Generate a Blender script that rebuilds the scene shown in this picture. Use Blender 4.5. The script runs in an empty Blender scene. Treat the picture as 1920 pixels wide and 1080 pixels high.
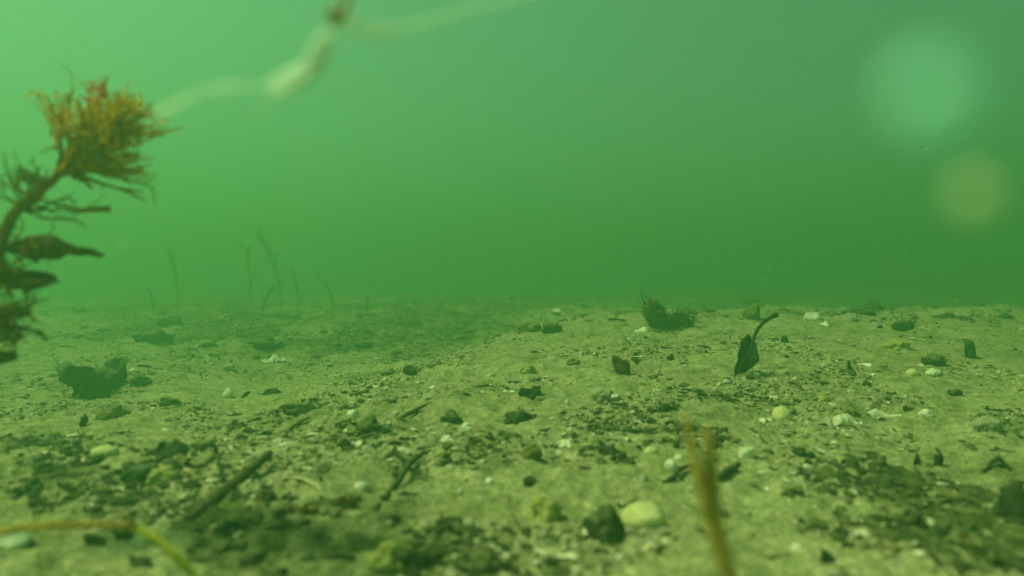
import bpy, math, random
import numpy as np
from mathutils import Vector, Matrix, noise as mnoise

# ------------------------------------------------------------------ camera, sky, sun, exposure
scene = bpy.context.scene
C = scene.collection
CZ = 0.12                      # lens height over the sand
F = 1150.0                     # focal length in photo pixels (1920 wide)
cam_d = bpy.data.cameras.new("camera")
cam = bpy.data.objects.new("camera", cam_d); C.objects.link(cam)
cam.location = (0, 0, CZ); cam.rotation_euler = (math.radians(90), 0, 0)
cam_d.sensor_width = 36.0; cam_d.lens = 36.0 * F / 1920.0
cam_d.clip_start = 0.004; cam_d.clip_end = 200.0
cam_d.dof.use_dof = True
cam_d.dof.focus_distance = 0.85
cam_d.dof.aperture_fstop = cam_d.lens * 0.001 / 0.0045     # 4.5 mm wide opening
scene.camera = cam

SUN_EL, SUN_AZ = 57.0, -86.0   # degrees; azimuth from +Y (view direction), negative = to the left
world = bpy.data.worlds.new("World"); scene.world = world; world.use_nodes = True
wn, wl = world.node_tree.nodes, world.node_tree.links
bg = wn["Background"]
sky = wn.new("ShaderNodeTexSky"); sky.sky_type = 'NISHITA'; sky.sun_disc = False
sky.sun_elevation = math.radians(SUN_EL); sky.sun_rotation = math.radians(SUN_AZ)
tint = wn.new("ShaderNodeMix"); tint.data_type = 'RGBA'; tint.blend_type = 'MULTIPLY'
tint.inputs[0].default_value = 1.0
wl.new(sky.outputs[0], tint.inputs[6]); tint.inputs[7].default_value = (0.60, 1.0, 0.40, 1)   # daylight as the water above passes it
wl.new(tint.outputs[2], bg.inputs[0]); bg.inputs[1].default_value = 0.085

sun_d = bpy.data.lights.new("sun", 'SUN'); sun = bpy.data.objects.new("sun", sun_d); C.objects.link(sun)
sun_d.energy = 5.0; sun_d.angle = math.radians(12.0); sun_d.color = (0.86, 1.0, 0.45)
sd = Vector((math.sin(math.radians(SUN_AZ)) * math.cos(math.radians(SUN_EL)),
             math.cos(math.radians(SUN_AZ)) * math.cos(math.radians(SUN_EL)), math.sin(math.radians(SUN_EL))))
sun.rotation_euler = (-sd).to_track_quat('-Z', 'Y').to_euler(); sun.location = sd * 5

scene.view_settings.view_transform = 'Standard'; scene.view_settings.look = 'None'
scene.view_settings.exposure = 0.76; scene.view_settings.gamma = 1.0
scene.render.engine = 'CYCLES'
scene.cycles.max_bounces = 14; scene.cycles.diffuse_bounces = 10; scene.cycles.glossy_bounces = 2
scene.cycles.transmission_bounces = 10; scene.cycles.volume_bounces = 4
scene.cycles.use_denoising = True
scene.cycles.caustics_reflective = False; scene.cycles.caustics_refractive = False

rng = np.random.default_rng(7); random.seed(7)

# ------------------------------------------------------------------ helpers: noise and seabed height
def _hash(ix, iy, s):
    h = (ix.astype(np.int64) * 374761393 + iy.astype(np.int64) * 668265263 + s * 1442695041) & 0xffffffff
    h = ((h ^ (h >> 13)) * 1274126177) & 0xffffffff
    h = (h ^ (h >> 16)) & 0xffffffff
    return h.astype(np.float64) / 0xffffffff * 2 - 1
def vnoise(x, y, s=0):
    x = np.asarray(x, float); y = np.asarray(y, float)
    ix = np.floor(x); iy = np.floor(y); fx = x - ix; fy = y - iy
    u = fx * fx * fx * (fx * (fx * 6 - 15) + 10); v = fy * fy * fy * (fy * (fy * 6 - 15) + 10)
    a = _hash(ix, iy, s); b = _hash(ix + 1, iy, s); c = _hash(ix, iy + 1, s); d = _hash(ix + 1, iy + 1, s)
    return (a * (1 - u) + b * u) * (1 - v) + (c * (1 - u) + d * u) * v
def fbm(x, y, sc, octs, s=0, gain=0.5):
    r = 0; a = 1; f = 1 / sc
    for k in range(octs):
        r = r + a * vnoise(x * f * 1.0 + 13.7 * k, y * f + 7.3 * k, s + k); a *= gain; f *= 2.03
    return r
def sst(a, b, x):
    t = np.clip((x - a) / (b - a), 0, 1); return t * t * (3 - 2 * t)
# low spots, banks: (x, y, radius x, radius y, height)
BUMPS = []
def macro(x, y):
    x = np.asarray(x, float); y = np.asarray(y, float)
    s = (x + 0.22) * 0.942 - (y - 0.62) * 0.336          # right of the bank's edge
    side = 1 / (1 + np.exp(-s / 0.05))
    far = sst(0.35, 1.25, y) * (1 - 0.9 * sst(1.5, 2.8, y))
    z = 0.056 * side * far + 0.060 * sst(2.0, 4.2, y)
    z = z + 0.040 * (1 - side) * sst(1.05, 2.1, y) * (1 - sst(2.3, 4.5, y))
    z = z - 0.012 * (1 - side) * sst(0.5, 0.9, y) * (1 - sst(1.0, 1.5, y))
    z = z + 0.010 * fbm(x, y, 0.42, 2, 3) * sst(0.1, 0.6, np.hypot(x, y)) + 0.0050 * fbm(x, y, 0.13, 2, 9)
    z = z + 0.013 * fbm(x, y, 0.10, 3, 91) * sst(1.0, 1.7, y)
    for bx, by, rx, ry, h in BUMPS:
        z = z + h * np.exp(-((x - bx) / rx) ** 2 - ((y - by) / ry) ** 2)
    return z
def H(x, y):
    return macro(x, y) + 0.0026 * fbm(x, y, 0.038, 3, 21, .6)
def Hfine(x, y):
    r = np.abs(fbm(x, y, 0.016, 2, 41))
    return H(x, y) + 0.0016 * fbm(x, y, 0.011, 3, 31, 0.6) + 0.0030 * np.maximum(0, fbm(x, y, 0.02, 2, 51) - 0.25) - 0.0010 * np.maximum(0, r - .5)
TT = np.concatenate([np.linspace(0.12, 2, 1500), np.linspace(2, 9, 1200)])
def ray(px, py): return (px - 960) / F, -(py - 540) / F
def G(px, py):
    """seabed point seen at a photo pixel"""
    u, v = ray(px, py)
    X = TT * u; Z = CZ + TT * v
    hit = np.nonzero(Z <= H(X, TT))[0]
    t = TT[hit[0]] if len(hit) else 3.2
    return Vector((t * u, t, float(H(t * u, t))))
def P(px, py, d):
    u, v = ray(px, py); return Vector((u * d, d, CZ + v * d))

# ------------------------------------------------------------------ materials
def mat(name):
    m = bpy.data.materials.new(name); m.use_nodes = True
    nt = m.node_tree; b = nt.nodes["Principled BSDF"]
    b.inputs["Roughness"].default_value = 0.85; b.inputs["Specular IOR Level"].default_value = 0.15
    return m, nt.nodes, nt.links, b
def ramp(n, pts, interp='LINEAR'):
    r = n.new("ShaderNodeValToRGB"); cr = r.color_ramp; cr.interpolation = interp
    while len(cr.elements) < len(pts): cr.elements.new(0.5)
    for e, (p, c) in zip(cr.elements, pts):
        e.position = p; e.color = (*c, 1) if len(c) == 3 else c
    return r
def noise_n(n, l, scale, detail=4, rough=0.6, coord=None, kind='noise'):
    t = n.new("ShaderNodeTexNoise" if kind == 'noise' else "ShaderNodeTexVoronoi")
    t.inputs["Scale"].default_value = scale
    if kind == 'noise':
        t.inputs["Detail"].default_value = detail; t.inputs["Roughness"].default_value = rough
    if coord is not None: l.new(coord, t.inputs["Vector"])
    return t
def mixc(n, l, fac, a, b, mode='MIX'):
    m = n.new("ShaderNodeMix"); m.data_type = 'RGBA'; m.blend_type = mode
    if isinstance(fac, (int, float)): m.inputs[0].default_value = fac
    else: l.new(fac, m.inputs[0])
    for s, v in ((6, a), (7, b)):
        if isinstance(v, tuple): m.inputs[s].default_value = (*v, 1)
        else: l.new(v, m.inputs[s])
    return m.outputs[2]
def bumpn(n, l, h, strength, dist, b):
    bp = n.new("ShaderNodeBump"); bp.inputs["Strength"].default_value = strength; bp.inputs["Distance"].default_value = dist
    l.new(h, bp.inputs["Height"]); l.new(bp.outputs[0], b.inputs["Normal"]); return bp

def patchy(name, c1, c2, scale=120, c3=None, bump=0.0012, rough=0.85, silt=0.0, trans=0.0):
    """two or three mottled colours, with silt settled on the upward faces as on anything lying on a seabed"""
    m, n, l, b = mat(name); b.inputs["Roughness"].default_value = rough
    tc = n.new("ShaderNodeTexCoord"); co = tc.outputs["Object"]
    a = noise_n(n, l, scale, 5, 0.65, co)
    r = ramp(n, [(0.3, c1), (0.68, c2)]); l.new(a.outputs[0], r.inputs[0]); col = r.outputs[0]
    if c3:
        v = noise_n(n, l, scale * 2.6, 3, 0.7, co); rr = ramp(n, [(0.58, (0, 0, 0)), (0.66, (1, 1, 1))]); l.new(v.outputs[0], rr.inputs[0])
        col = mixc(n, l, rr.outputs[0], col, c3)
    if c3:
        w3 = noise_n(n, l, scale * .45, 3, 0.6, co); r3 = ramp(n, [(0.38, (0.62, 0.66, 0.50)), (0.60, (1.05, 1.05, 1.05))]); l.new(w3.outputs[0], r3.inputs[0]); col = mixc(n, l, 0.8, col, r3.outputs[0], 'MULTIPLY')
    if silt:
        g = n.new("ShaderNodeNewGeometry"); sx = n.new("ShaderNodeSeparateXYZ"); l.new(g.outputs["Normal"], sx.inputs[0])
        s2 = noise_n(n, l, scale * 1.7, 4, 0.7, co)
        ad = n.new("ShaderNodeMath"); ad.operation = 'ADD'; l.new(sx.outputs[2], ad.inputs[0]); l.new(s2.outputs[0], ad.inputs[1])
        mr = n.new("ShaderNodeMapRange"); mr.inputs[1].default_value = 0.95; mr.inputs[2].default_value = 1.55
        mr.inputs[4].default_value = silt; l.new(ad.outputs[0], mr.inputs[0])
        col = mixc(n, l, mr.outputs[0], col, (0.17, 0.18, 0.08))
    l.new(col, b.inputs["Base Color"])
    if bump:
        bb = noise_n(n, l, scale * 3, 4, 0.7, co); bumpn(n, l, bb.outputs[0], 0.8, bump, b)
    if trans:
        tr = n.new("ShaderNodeBsdfTranslucent"); l.new(col, tr.inputs[0]); mx = n.new("ShaderNodeMixShader"); mx.inputs[0].default_value = trans
        l.new(b.outputs[0], mx.inputs[1]); l.new(tr.outputs[0], mx.inputs[2]); l.new(mx.outputs[0], n["Material Output"].inputs[0])
    return m
def islands(name, pts, trans=0.0, rough=0.85):
    m, n, l, b = mat(name); b.inputs["Roughness"].default_value = rough
    g = n.new("ShaderNodeNewGeometry"); r = ramp(n, pts, 'LINEAR'); l.new(g.outputs["Random Per Island"], r.inputs[0])
    tc = n.new("ShaderNodeTexCoord"); a = noise_n(n, l, 500, 3, 0.7, tc.outputs["Object"])
    rr = ramp(n, [(0.3, (0.6, 0.6, 0.6)), (0.7, (1.2, 1.2, 1.2))]); l.new(a.outputs[0], rr.inputs[0])
    col = mixc(n, l, 1.0, r.outputs[0], rr.outputs[0], 'MULTIPLY'); l.new(col, b.inputs["Base Color"])
    if trans:
        tr = n.new("ShaderNodeBsdfTranslucent"); l.new(col, tr.inputs[0]); mx = n.new("ShaderNodeMixShader"); mx.inputs[0].default_value = trans
        l.new(b.outputs[0], mx.inputs[1]); l.new(tr.outputs[0], mx.inputs[2]); l.new(mx.outputs[0], n["Material Output"].inputs[0])
    return m

M = {}
M['white'] = patchy('shell_white', (0.62, 0.60, 0.50), (0.80, 0.78, 0.68), 160, (0.45, 0.42, 0.30), 0.0004, 0.6)
M['pale'] = patchy('pale_stone', (0.304, 0.296, 0.216), (0.416, 0.400, 0.288), 140, (0.200, 0.184, 0.112), 0.0006, 0.75, 0.3)
M['yellow'] = patchy('yellow_stone', (0.58, 0.53, 0.25), (0.76, 0.71, 0.42), 90, (0.38, 0.31, 0.12), 0.0008, 0.75, 0.35)
M['buff'] = patchy('buff_stone', (0.330, 0.315, 0.098), (0.405, 0.390, 0.150), 110, (0.225, 0.195, 0.060), 0.0006, 0.8, 0.4)
M['brown'] = patchy('brown_stone', (0.112, 0.105, 0.034), (0.180, 0.165, 0.053), 110, (0.068, 0.060, 0.022), 0.0012, 0.9, 0.7)
M['dark'] = patchy('dark_stone', (0.028, 0.040, 0.018), (0.060, 0.076, 0.028), 120, (0.112, 0.120, 0.056), 0.0016, 0.9, 0.65)
M['black'] = patchy('rotted_black', (0.016, 0.022, 0.010), (0.042, 0.052, 0.020), 160, (0.08, 0.09, 0.04), 0.0010, 0.85, 0.25)
M['leafdark'] = patchy('rotting_leaf', (0.020, 0.028, 0.010), (0.040, 0.050, 0.016), 100, (0.075, 0.075, 0.026), 0.0006, 0.75, 0.10, 0.15)
M['leafbig'] = patchy('silted_dark_leaf', (0.034, 0.046, 0.020), (0.070, 0.090, 0.034), 70, (0.13, 0.15, 0.06), 0.0014, 0.9, 0.6, 0.1)
M['frond'] = patchy('olive_frond', (0.10, 0.085, 0.016), (0.22, 0.17, 0.03), 260, (0.06, 0.055, 0.012), 0.0002, 0.8, 0, 0.45)
M['leafbrown'] = patchy('brown_leaf', (0.11, 0.07, 0.016), (0.20, 0.13, 0.03), 120, (0.06, 0.045, 0.012), 0.0005, 0.8, 0.2, 0.2)
M['green'] = patchy('green_shell', (0.028, 0.056, 0.024), (0.052, 0.088, 0.036), 140, (0.080, 0.096, 0.048), 0.0005, 0.6, 0.25)
M['twigdark'] = patchy('wet_twig', (0.030, 0.028, 0.010), (0.070, 0.060, 0.020), 220, (0.14, 0.12, 0.05), 0.0006, 0.85, 0.15)
M['twigbrown'] = patchy('brown_stalk', (0.42, 0.27, 0.035), (0.62, 0.42, 0.06), 150, (0.30, 0.18, 0.025), 0.0004, 0.7, 0, 0.5)
M['tanstalk'] = patchy('tan_stalk', (0.50, 0.36, 0.10), (0.66, 0.49, 0.14), 60, None, 0, 0.8, 0, 0.5)
M['twigyellow'] = patchy('yellow_stalk', (0.66, 0.56, 0.05), (0.84, 0.74, 0.10), 150, (0.5, 0.34, 0.05), 0.0003, 0.6, 0, 0.3)
M['palestem'] = patchy('pale_fibre', (0.50, 0.45, 0.25), (0.62, 0.58, 0.36), 200, None, 0.0003, 0.7)
M['slime'] = patchy('pale_slime', (0.86, 0.99, 0.92), (0.92, 0.99, 0.96), 80, None, 0, 0.5, 0, 0.5)
M['knot'] = patchy('brown_knot', (0.22, 0.13, 0.01), (0.36, 0.24, 0.02), 200, None, 0.0004)
M['algae'] = islands('algae_filaments', [(0, (0.42, 0.34, 0.03)), (0.25, (0.62, 0.50, 0.04)), (0.55, (0.80, 0.62, 0.04)), (0.8, (0.95, 0.62, 0.04)), (1, (0.70, 0.34, 0.03))], 0.6)
M['algaedark'] = islands('dark_algae_filaments', [(0, (0.08, 0.07, 0.012)), (0.5, (0.20, 0.16, 0.02)), (0.85, (0.42, 0.24, 0.03)), (1, (0.55, 0.40, 0.04))], 0.45)
M['algaered'] = islands('red_algae', [(0, (0.85, 0.09, 0.03)), (0.7, (0.95, 0.16, 0.04)), (1, (0.85, 0.36, 0.05))], 0.45)
M['algaestem'] = patchy('algae_stem', (0.18, 0.11, 0.02), (0.32, 0.20, 0.03), 200, None, 0.0004, 0.8, 0, 0.1)
M['weed'] = islands('green_weed', [(0, (0.34, 0.50, 0.06)), (0.5, (0.45, 0.60, 0.09)), (1, (0.60, 0.68, 0.18))], 0.6)
M['weeddark'] = islands('dull_weed', [(0, (0.07, 0.09, 0.02)), (0.5, (0.14, 0.17, 0.035)), (1, (0.24, 0.24, 0.06))], 0.5)
M['fleckdim'] = patchy('olive_fleck', (0.72, 0.78, 0.60), (0.82, 0.86, 0.70), 400, None, 0, 0.6, 0, 0.5)
M['fleckcyan'] = patchy('glassy_fleck', (0.54, 0.95, 0.97), (0.62, 0.98, 1.0), 400, None, 0, 0.5, 0, 0.5)

# ------------------------------------------------------------------ linking helpers
def link(name, verts, faces, material, parent=None, smooth=True, loc=None):
    me = bpy.data.meshes.new(name); me.from_pydata([tuple(v) for v in verts], [], faces); me.update()
    if smooth: me.polygons.foreach_set("use_smooth", [True] * len(me.polygons))
    me.materials.append(material)
    o = bpy.data.objects.new(name, me); C.objects.link(o)
    if loc is not None: o.location = loc
    if parent is not None: o.parent = parent
    return o
def link_np(name, V, Fc, material, smooth=False, parent=None):
    """V (n,3), Fc (m,k) arrays"""
    me = bpy.data.meshes.new(name); k = Fc.shape[1]; m = len(Fc)
    me.vertices.add(len(V)); me.vertices.foreach_set("co", np.asarray(V, np.float32).ravel())
    me.loops.add(m * k); me.loops.foreach_set("vertex_index", Fc.astype(np.int32).ravel())
    me.polygons.add(m); me.polygons.foreach_set("loop_start", np.arange(0, m * k, k, dtype=np.int32))
    me.polygons.foreach_set("loop_total", np.full(m, k, np.int32))
    me.update(calc_edges=True); me.validate()
    me.polygons.foreach_set("use_smooth", np.full(len(me.polygons), smooth))
    me.materials.append(material)
    o = bpy.data.objects.new(name, me); C.objects.link(o)
    if parent is not None: o.parent = parent
    return o
def tag(o, label=None, cat=None, group=None, kind=None):
    if label: o['label'] = label
    if cat: o['category'] = cat
    if group: o['group'] = group
    if kind: o['kind'] = kind
    return o
def empty(name, loc):
    o = bpy.data.objects.new(name, None); C.objects.link(o); o.location = loc; o.empty_display_size = 0.01; return o

def tube(pts, radii, seg=8, wob=0.0, seed=0, flat=1.0):
    """tapering round (or flattened) stalk along points; returns verts, faces"""
    pts = [Vector(p) for p in pts]; V = []; Fc = []
    n = len(pts); up = Vector((0.13, 0.2, 1)).normalized(); prev = None
    for i, p in enumerate(pts):
        t = (pts[min(i + 1, n - 1)] - pts[max(i - 1, 0)]).normalized()
        a = t.cross(up) if prev is None else (prev - t * prev.dot(t))
        if a.length < 1e-5: a = t.cross(Vector((1, 0, 0)))
        a.normalize(); prev = a; b = t.cross(a)
        r = radii[i] if hasattr(radii, '__len__') else radii
        for k in range(seg):
            th = 2 * math.pi * k / seg
            rr = r * (1 + wob * mnoise.noise(Vector((i * 0.9 + seed, math.cos(th) * 1.3, math.sin(th) * 1.3 + seed))))
            V.append(p + a * math.cos(th) * rr + b * math.sin(th) * rr * flat)
    for i in range(n - 1):
        for k in range(seg):
            k2 = (k + 1) % seg
            Fc.append((i * seg + k, i * seg + k2, (i + 1) * seg + k2, (i + 1) * seg + k))
    Fc.append(tuple(range(seg))[::-1]); Fc.append(tuple((n - 1) * seg + k for k in range(seg)))
    return V, Fc
def smooth_path(pts, n=14, jit=0.0, seed=0):
    """Catmull-Rom through points"""
    pts = [Vector(p) for p in pts]
    if len(pts) == 2: pts = [pts[0], pts[0].lerp(pts[1], .5), pts[1]]
    q = [pts[0] * 2 - pts[1]] + pts + [pts[-1] * 2 - pts[-2]]; out = []
    for i in range(1, len(q) - 2):
        for k in range(n):
            t = k / n; a, b, c, d = q[i - 1], q[i], q[i + 1], q[i + 2]
            out.append(0.5 * ((2 * b) + (c - a) * t + (2 * a - 5 * b + 4 * c - d) * t * t + (3 * b - a - 3 * c + d) * t ** 3))
    out.append(pts[-1])
    if jit:
        out = [p + Vector((mnoise.noise(Vector((k * .55, seed, 0))), mnoise.noise(Vector((k * .55, seed, 5))), mnoise.noise(Vector((k * .55, seed, 9))))) * jit for k, p in enumerate(out)]
    return out
def lerp_list(a, n):
    a = list(a); return [float(np.interp(i / max(1, n - 1) * (len(a) - 1), range(len(a)), a)) for i in range(n)]

import bmesh
def ico(sub):
    bm = bmesh.new(); bmesh.ops.create_icosphere(bm, subdivisions=sub, radius=1.0)
    V = [v.co.copy() for v in bm.verts]; Fc = [tuple(v.index for v in f.verts) for f in bm.faces]; bm.free(); return V, Fc
ICO = {k: ico(k) for k in (1, 2, 3, 4)}
def rock_mesh(w, dp, h, seed, rough=0.25, facets=0, sub=4, flat=0.0):
    V, Fc = ICO[sub]; rs = random.Random(seed)
    planes = []
    for k in range(facets):
        nrm = Vector((rs.gauss(0, 1), rs.gauss(0, 1), rs.gauss(0, .9))).normalized(); planes.append((nrm, rs.uniform(0.5, 0.82)))
    out = []
    for v in V:
        p = v.copy(); s = Vector((seed * 1.7, seed * .3, 0))
        p *= 1 + rough * (mnoise.noise(p * 1.1 + s) + 0.55 * mnoise.noise(p * 2.6 + s) + 0.3 * mnoise.noise(p * 6 + s))
        for nrm, d in planes:
            e = p.dot(nrm) - d
            if e > 0: p -= nrm * e * 0.93
        p *= 1 + 0.025 * mnoise.noise(p * 14 + s)
        out.append(Vector((p.x * w / 2, p.y * dp / 2, p.z * h / 2)))
    return out, Fc
_seed = [100]
def nseed(): _seed[0] += 1; return _seed[0]
ROCKS = []
def rock(name, px, py, w, h, m, label, cat, group=None, facets=0, rough=0.22, depth=1.0, sink=0.25, rot=None, tilt=0.0):
    """px, py: bottom centre in the photo; w, h: visible size there"""
    s = nseed(); g = G(px, py); d = g.y; W = w / F * d; Hh = h * (.92 if h > 16 else 1) / F * d / (1 - sink)
    V, Fc = rock_mesh(W * 1.04, W * depth, Hh, s, rough, facets)
    o = link(name, V, Fc, M[m])
    y = g.y + W * depth * 0.32; x = g.x * y / g.y
    o.location = (x, y, float(H(x, y)) + Hh * (0.5 - sink))
    o.rotation_euler = (random.uniform(-.12, .12), tilt, 0 if rot is None else rot)
    ROCKS.append((x, y, W)); tag(o, label, cat, group); return o
def sheet(outline, m, name, thick=0.0007, curl=0.1, seed=1, parent=None, n=3):
    """an irregular scrap or leaf: outline (local x, z), bent in y, with thickness"""
    bm = bmesh.new(); vs = [bm.verts.new((x, 0, z)) for x, z in outline]; f = bm.faces.new(vs)
    bmesh.ops.triangulate(bm, faces=[f]); bmesh.ops.subdivide_edges(bm, edges=bm.edges[:], cuts=n, use_grid_fill=True)
    sz = max(max(abs(x), abs(z)) for x, z in outline)
    for v in bm.verts:
        q = v.co / sz
        v.co.y += sz * curl * (1.6 * mnoise.noise(q * 1.2 + Vector((seed, 0, 0))) + .5 * mnoise.noise(q * 3.5 + Vector((0, seed, 0))) + 0.5 * q.x * q.x)
        v.co.x += sz * .05 * mnoise.noise(q * 5 + Vector((seed, 3, 0))); v.co.z += sz * .05 * mnoise.noise(q * 5 + Vector((seed, 8, 0)))
    r = bmesh.ops.extrude_face_region(bm, geom=bm.faces[:])
    for v in r['geom']:
        if isinstance(v, bmesh.types.BMVert): v.co.y += thick
    bmesh.ops.recalc_face_normals(bm, faces=bm.faces[:])
    me = bpy.data.meshes.new(name); bm.to_mesh(me); bm.free(); me.materials.append(M[m])
    me.polygons.foreach_set("use_smooth", [True] * len(me.polygons))
    o = bpy.data.objects.new(name, me); C.objects.link(o)
    if parent is not None: o.parent = parent
    return o
def scrap(name, px, py, w, h, m, label, cat, group=None, lean=0.9, ragged=0.35, shape=None, curl=0.25, thick=0.0009, roll=0.0, yaw=0.0):
    """a ragged flat bit half sunk in the sand: px, py bottom centre; lean 0 = upright, 1.5 = lying back"""
    s = nseed(); rs = random.Random(s); g = G(px, py); d = g.y; W = w / F * d; Hh = h / F * d / max(0.25, math.cos(lean) + 0.30 * math.sin(lean))
    if m == 'leafbig':
        fine = []
        for (x0, z0), (x1, z1) in zip(shape, shape[1:] + shape[:1]):
            for t in (0, .25, .5, .75): fine.append((x0 + (x1 - x0) * t + rs.gauss(0, .022), z0 + (z1 - z0) * t + rs.gauss(0, .035)))
        shape = fine
    if shape is None:
        shape = []; K = 22
        for k in range(K):
            a = 2 * math.pi * k / K; r = 1 + ragged * (rs.random() * 1.0 - .5) + ragged * mnoise.noise(Vector((math.cos(a) * 1.4, math.sin(a) * 1.4, s)))
            shape.append((0.5 * math.cos(a) * r, 0.45 + 0.5 * math.sin(a) * r))
    o = sheet([(x * W, z * Hh) for x, z in shape], m, name, thick, curl, s)
    o.location = (g.x, g.y, g.z - 0.0004); o.rotation_euler = (-lean, roll, yaw)
    tag(o, label, cat, group); return o
def stick(name, pxs, r, m, label, cat, group=None, lift=None, wob=0.25, jit=0.0012, depths=None, seg=8, parent=None, sink=0.3, n=10):
    """stalk through photo pixels, resting on the seabed; lift raises points, depths fixes their distance"""
    s = nseed(); pts = []
    for k, (px, py) in enumerate(pxs):
        if depths and depths[k]: p = P(px, py, depths[k])
        else: p = G(px, py)
        p = p.copy()
        if lift: p.z += lift[k]
        pts.append(p)
    base = pts[0].copy(); q = smooth_path([p - base for p in pts], n, jit, s)
    R = lerp_list(r if hasattr(r, '__len__') else [r, r], len(q))
    q = [p + Vector((0, 0, R[i] * (1 - 2 * sink) * 0.5)) for i, p in enumerate(q)]
    V, Fc = tube(q, R, seg, wob, s); o = link(name, V, Fc, M[m]); o.location = base
    if parent is not None:
        o.parent = parent; o.location = base - parent.location
    if label: tag(o, label, cat, group)
    return o

# ------------------------------------------------------------------ seabed
def axis(n, lo, hi, c, k):
    """spacing finest at c"""
    a = math.asinh((lo - c) / k); b = math.asinh((hi - c) / k)
    return c + k * np.sinh(np.linspace(a, b, n))
# darker silt: photo places turned into ground places
def patch(px, py, wpx, ry, s):
    g = G(px, py); return (g.x, g.y, wpx / F * g.y, ry, s)
SILT = [patch(70, 900, 170, .045, 1.0), patch(30, 830, 90, .03, .7), patch(200, 800, 90, .03, .5), patch(560, 1030, 260, .045, 1.2), patch(470, 985, 100, .02, .9), patch(740, 960, 80, .02, .7),
        patch(1860, 1010, 180, .06, 1.2), patch(1720, 930, 120, .05, .7), patch(1880, 870, 90, .05, .7), patch(1240, 815, 110, .04, .75), patch(1180, 745, 130, .05, .28), patch(1350, 740, 100, .05, .28),
        patch(700, 705, 130, .08, .8), patch(830, 665, 130, .10, .8), patch(560, 770, 110, .05, .6), patch(420, 640, 260, .16, .8), patch(640, 640, 240, .2, .8), patch(300, 700, 90, .05, .4), patch(120, 720, 110, .05, .5),
        patch(900, 620, 140, .2, .5), patch(240, 620, 200, .2, .6), patch(420, 600, 300, .3, .6), patch(700, 600, 200, .3, .6), patch(850, 630, 130, .2, .6), patch(1250, 640, 200, .15, .3), patch(890, 840, 60, .03, .35), patch(640, 815, 80, .03, .3), patch(1300, 680, 120, .08, .35), patch(1440, 690, 70, .05, .4), patch(1880, 790, 60, .04, .5)]
def silt_fade_at(x, y):
    s = 1.15 * sst(1.45, 2.3, y) + 0.9 * fbm(x, y, 0.16, 3, 71) * sst(0.9, 1.6, y)  # first term paints the haze fade: far bed darkened towards the water colour
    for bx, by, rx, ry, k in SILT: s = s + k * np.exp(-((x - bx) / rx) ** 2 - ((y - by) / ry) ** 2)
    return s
xs = axis(900, -14, 14, 0.0, 0.32); ys = axis(1050, -3, 26, 0.32, 0.22)
XX, YY = np.meshgrid(xs, ys); ZZ = Hfine(XX, YY)
sl = silt_fade_at(XX, YY); ZZ = ZZ + np.clip(sl, 0, 1.2) * 0.0022 * np.clip(fbm(XX, YY, 0.013, 3, 77, .6) + .3, -.4, 1.5)
nx, ny = len(xs), len(ys)
ii = np.arange(nx * ny).reshape(ny, nx)
Fq = np.stack([ii[:-1, :-1].ravel(), ii[:-1, 1:].ravel(), ii[1:, 1:].ravel(), ii[1:, :-1].ravel()], 1)

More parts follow.
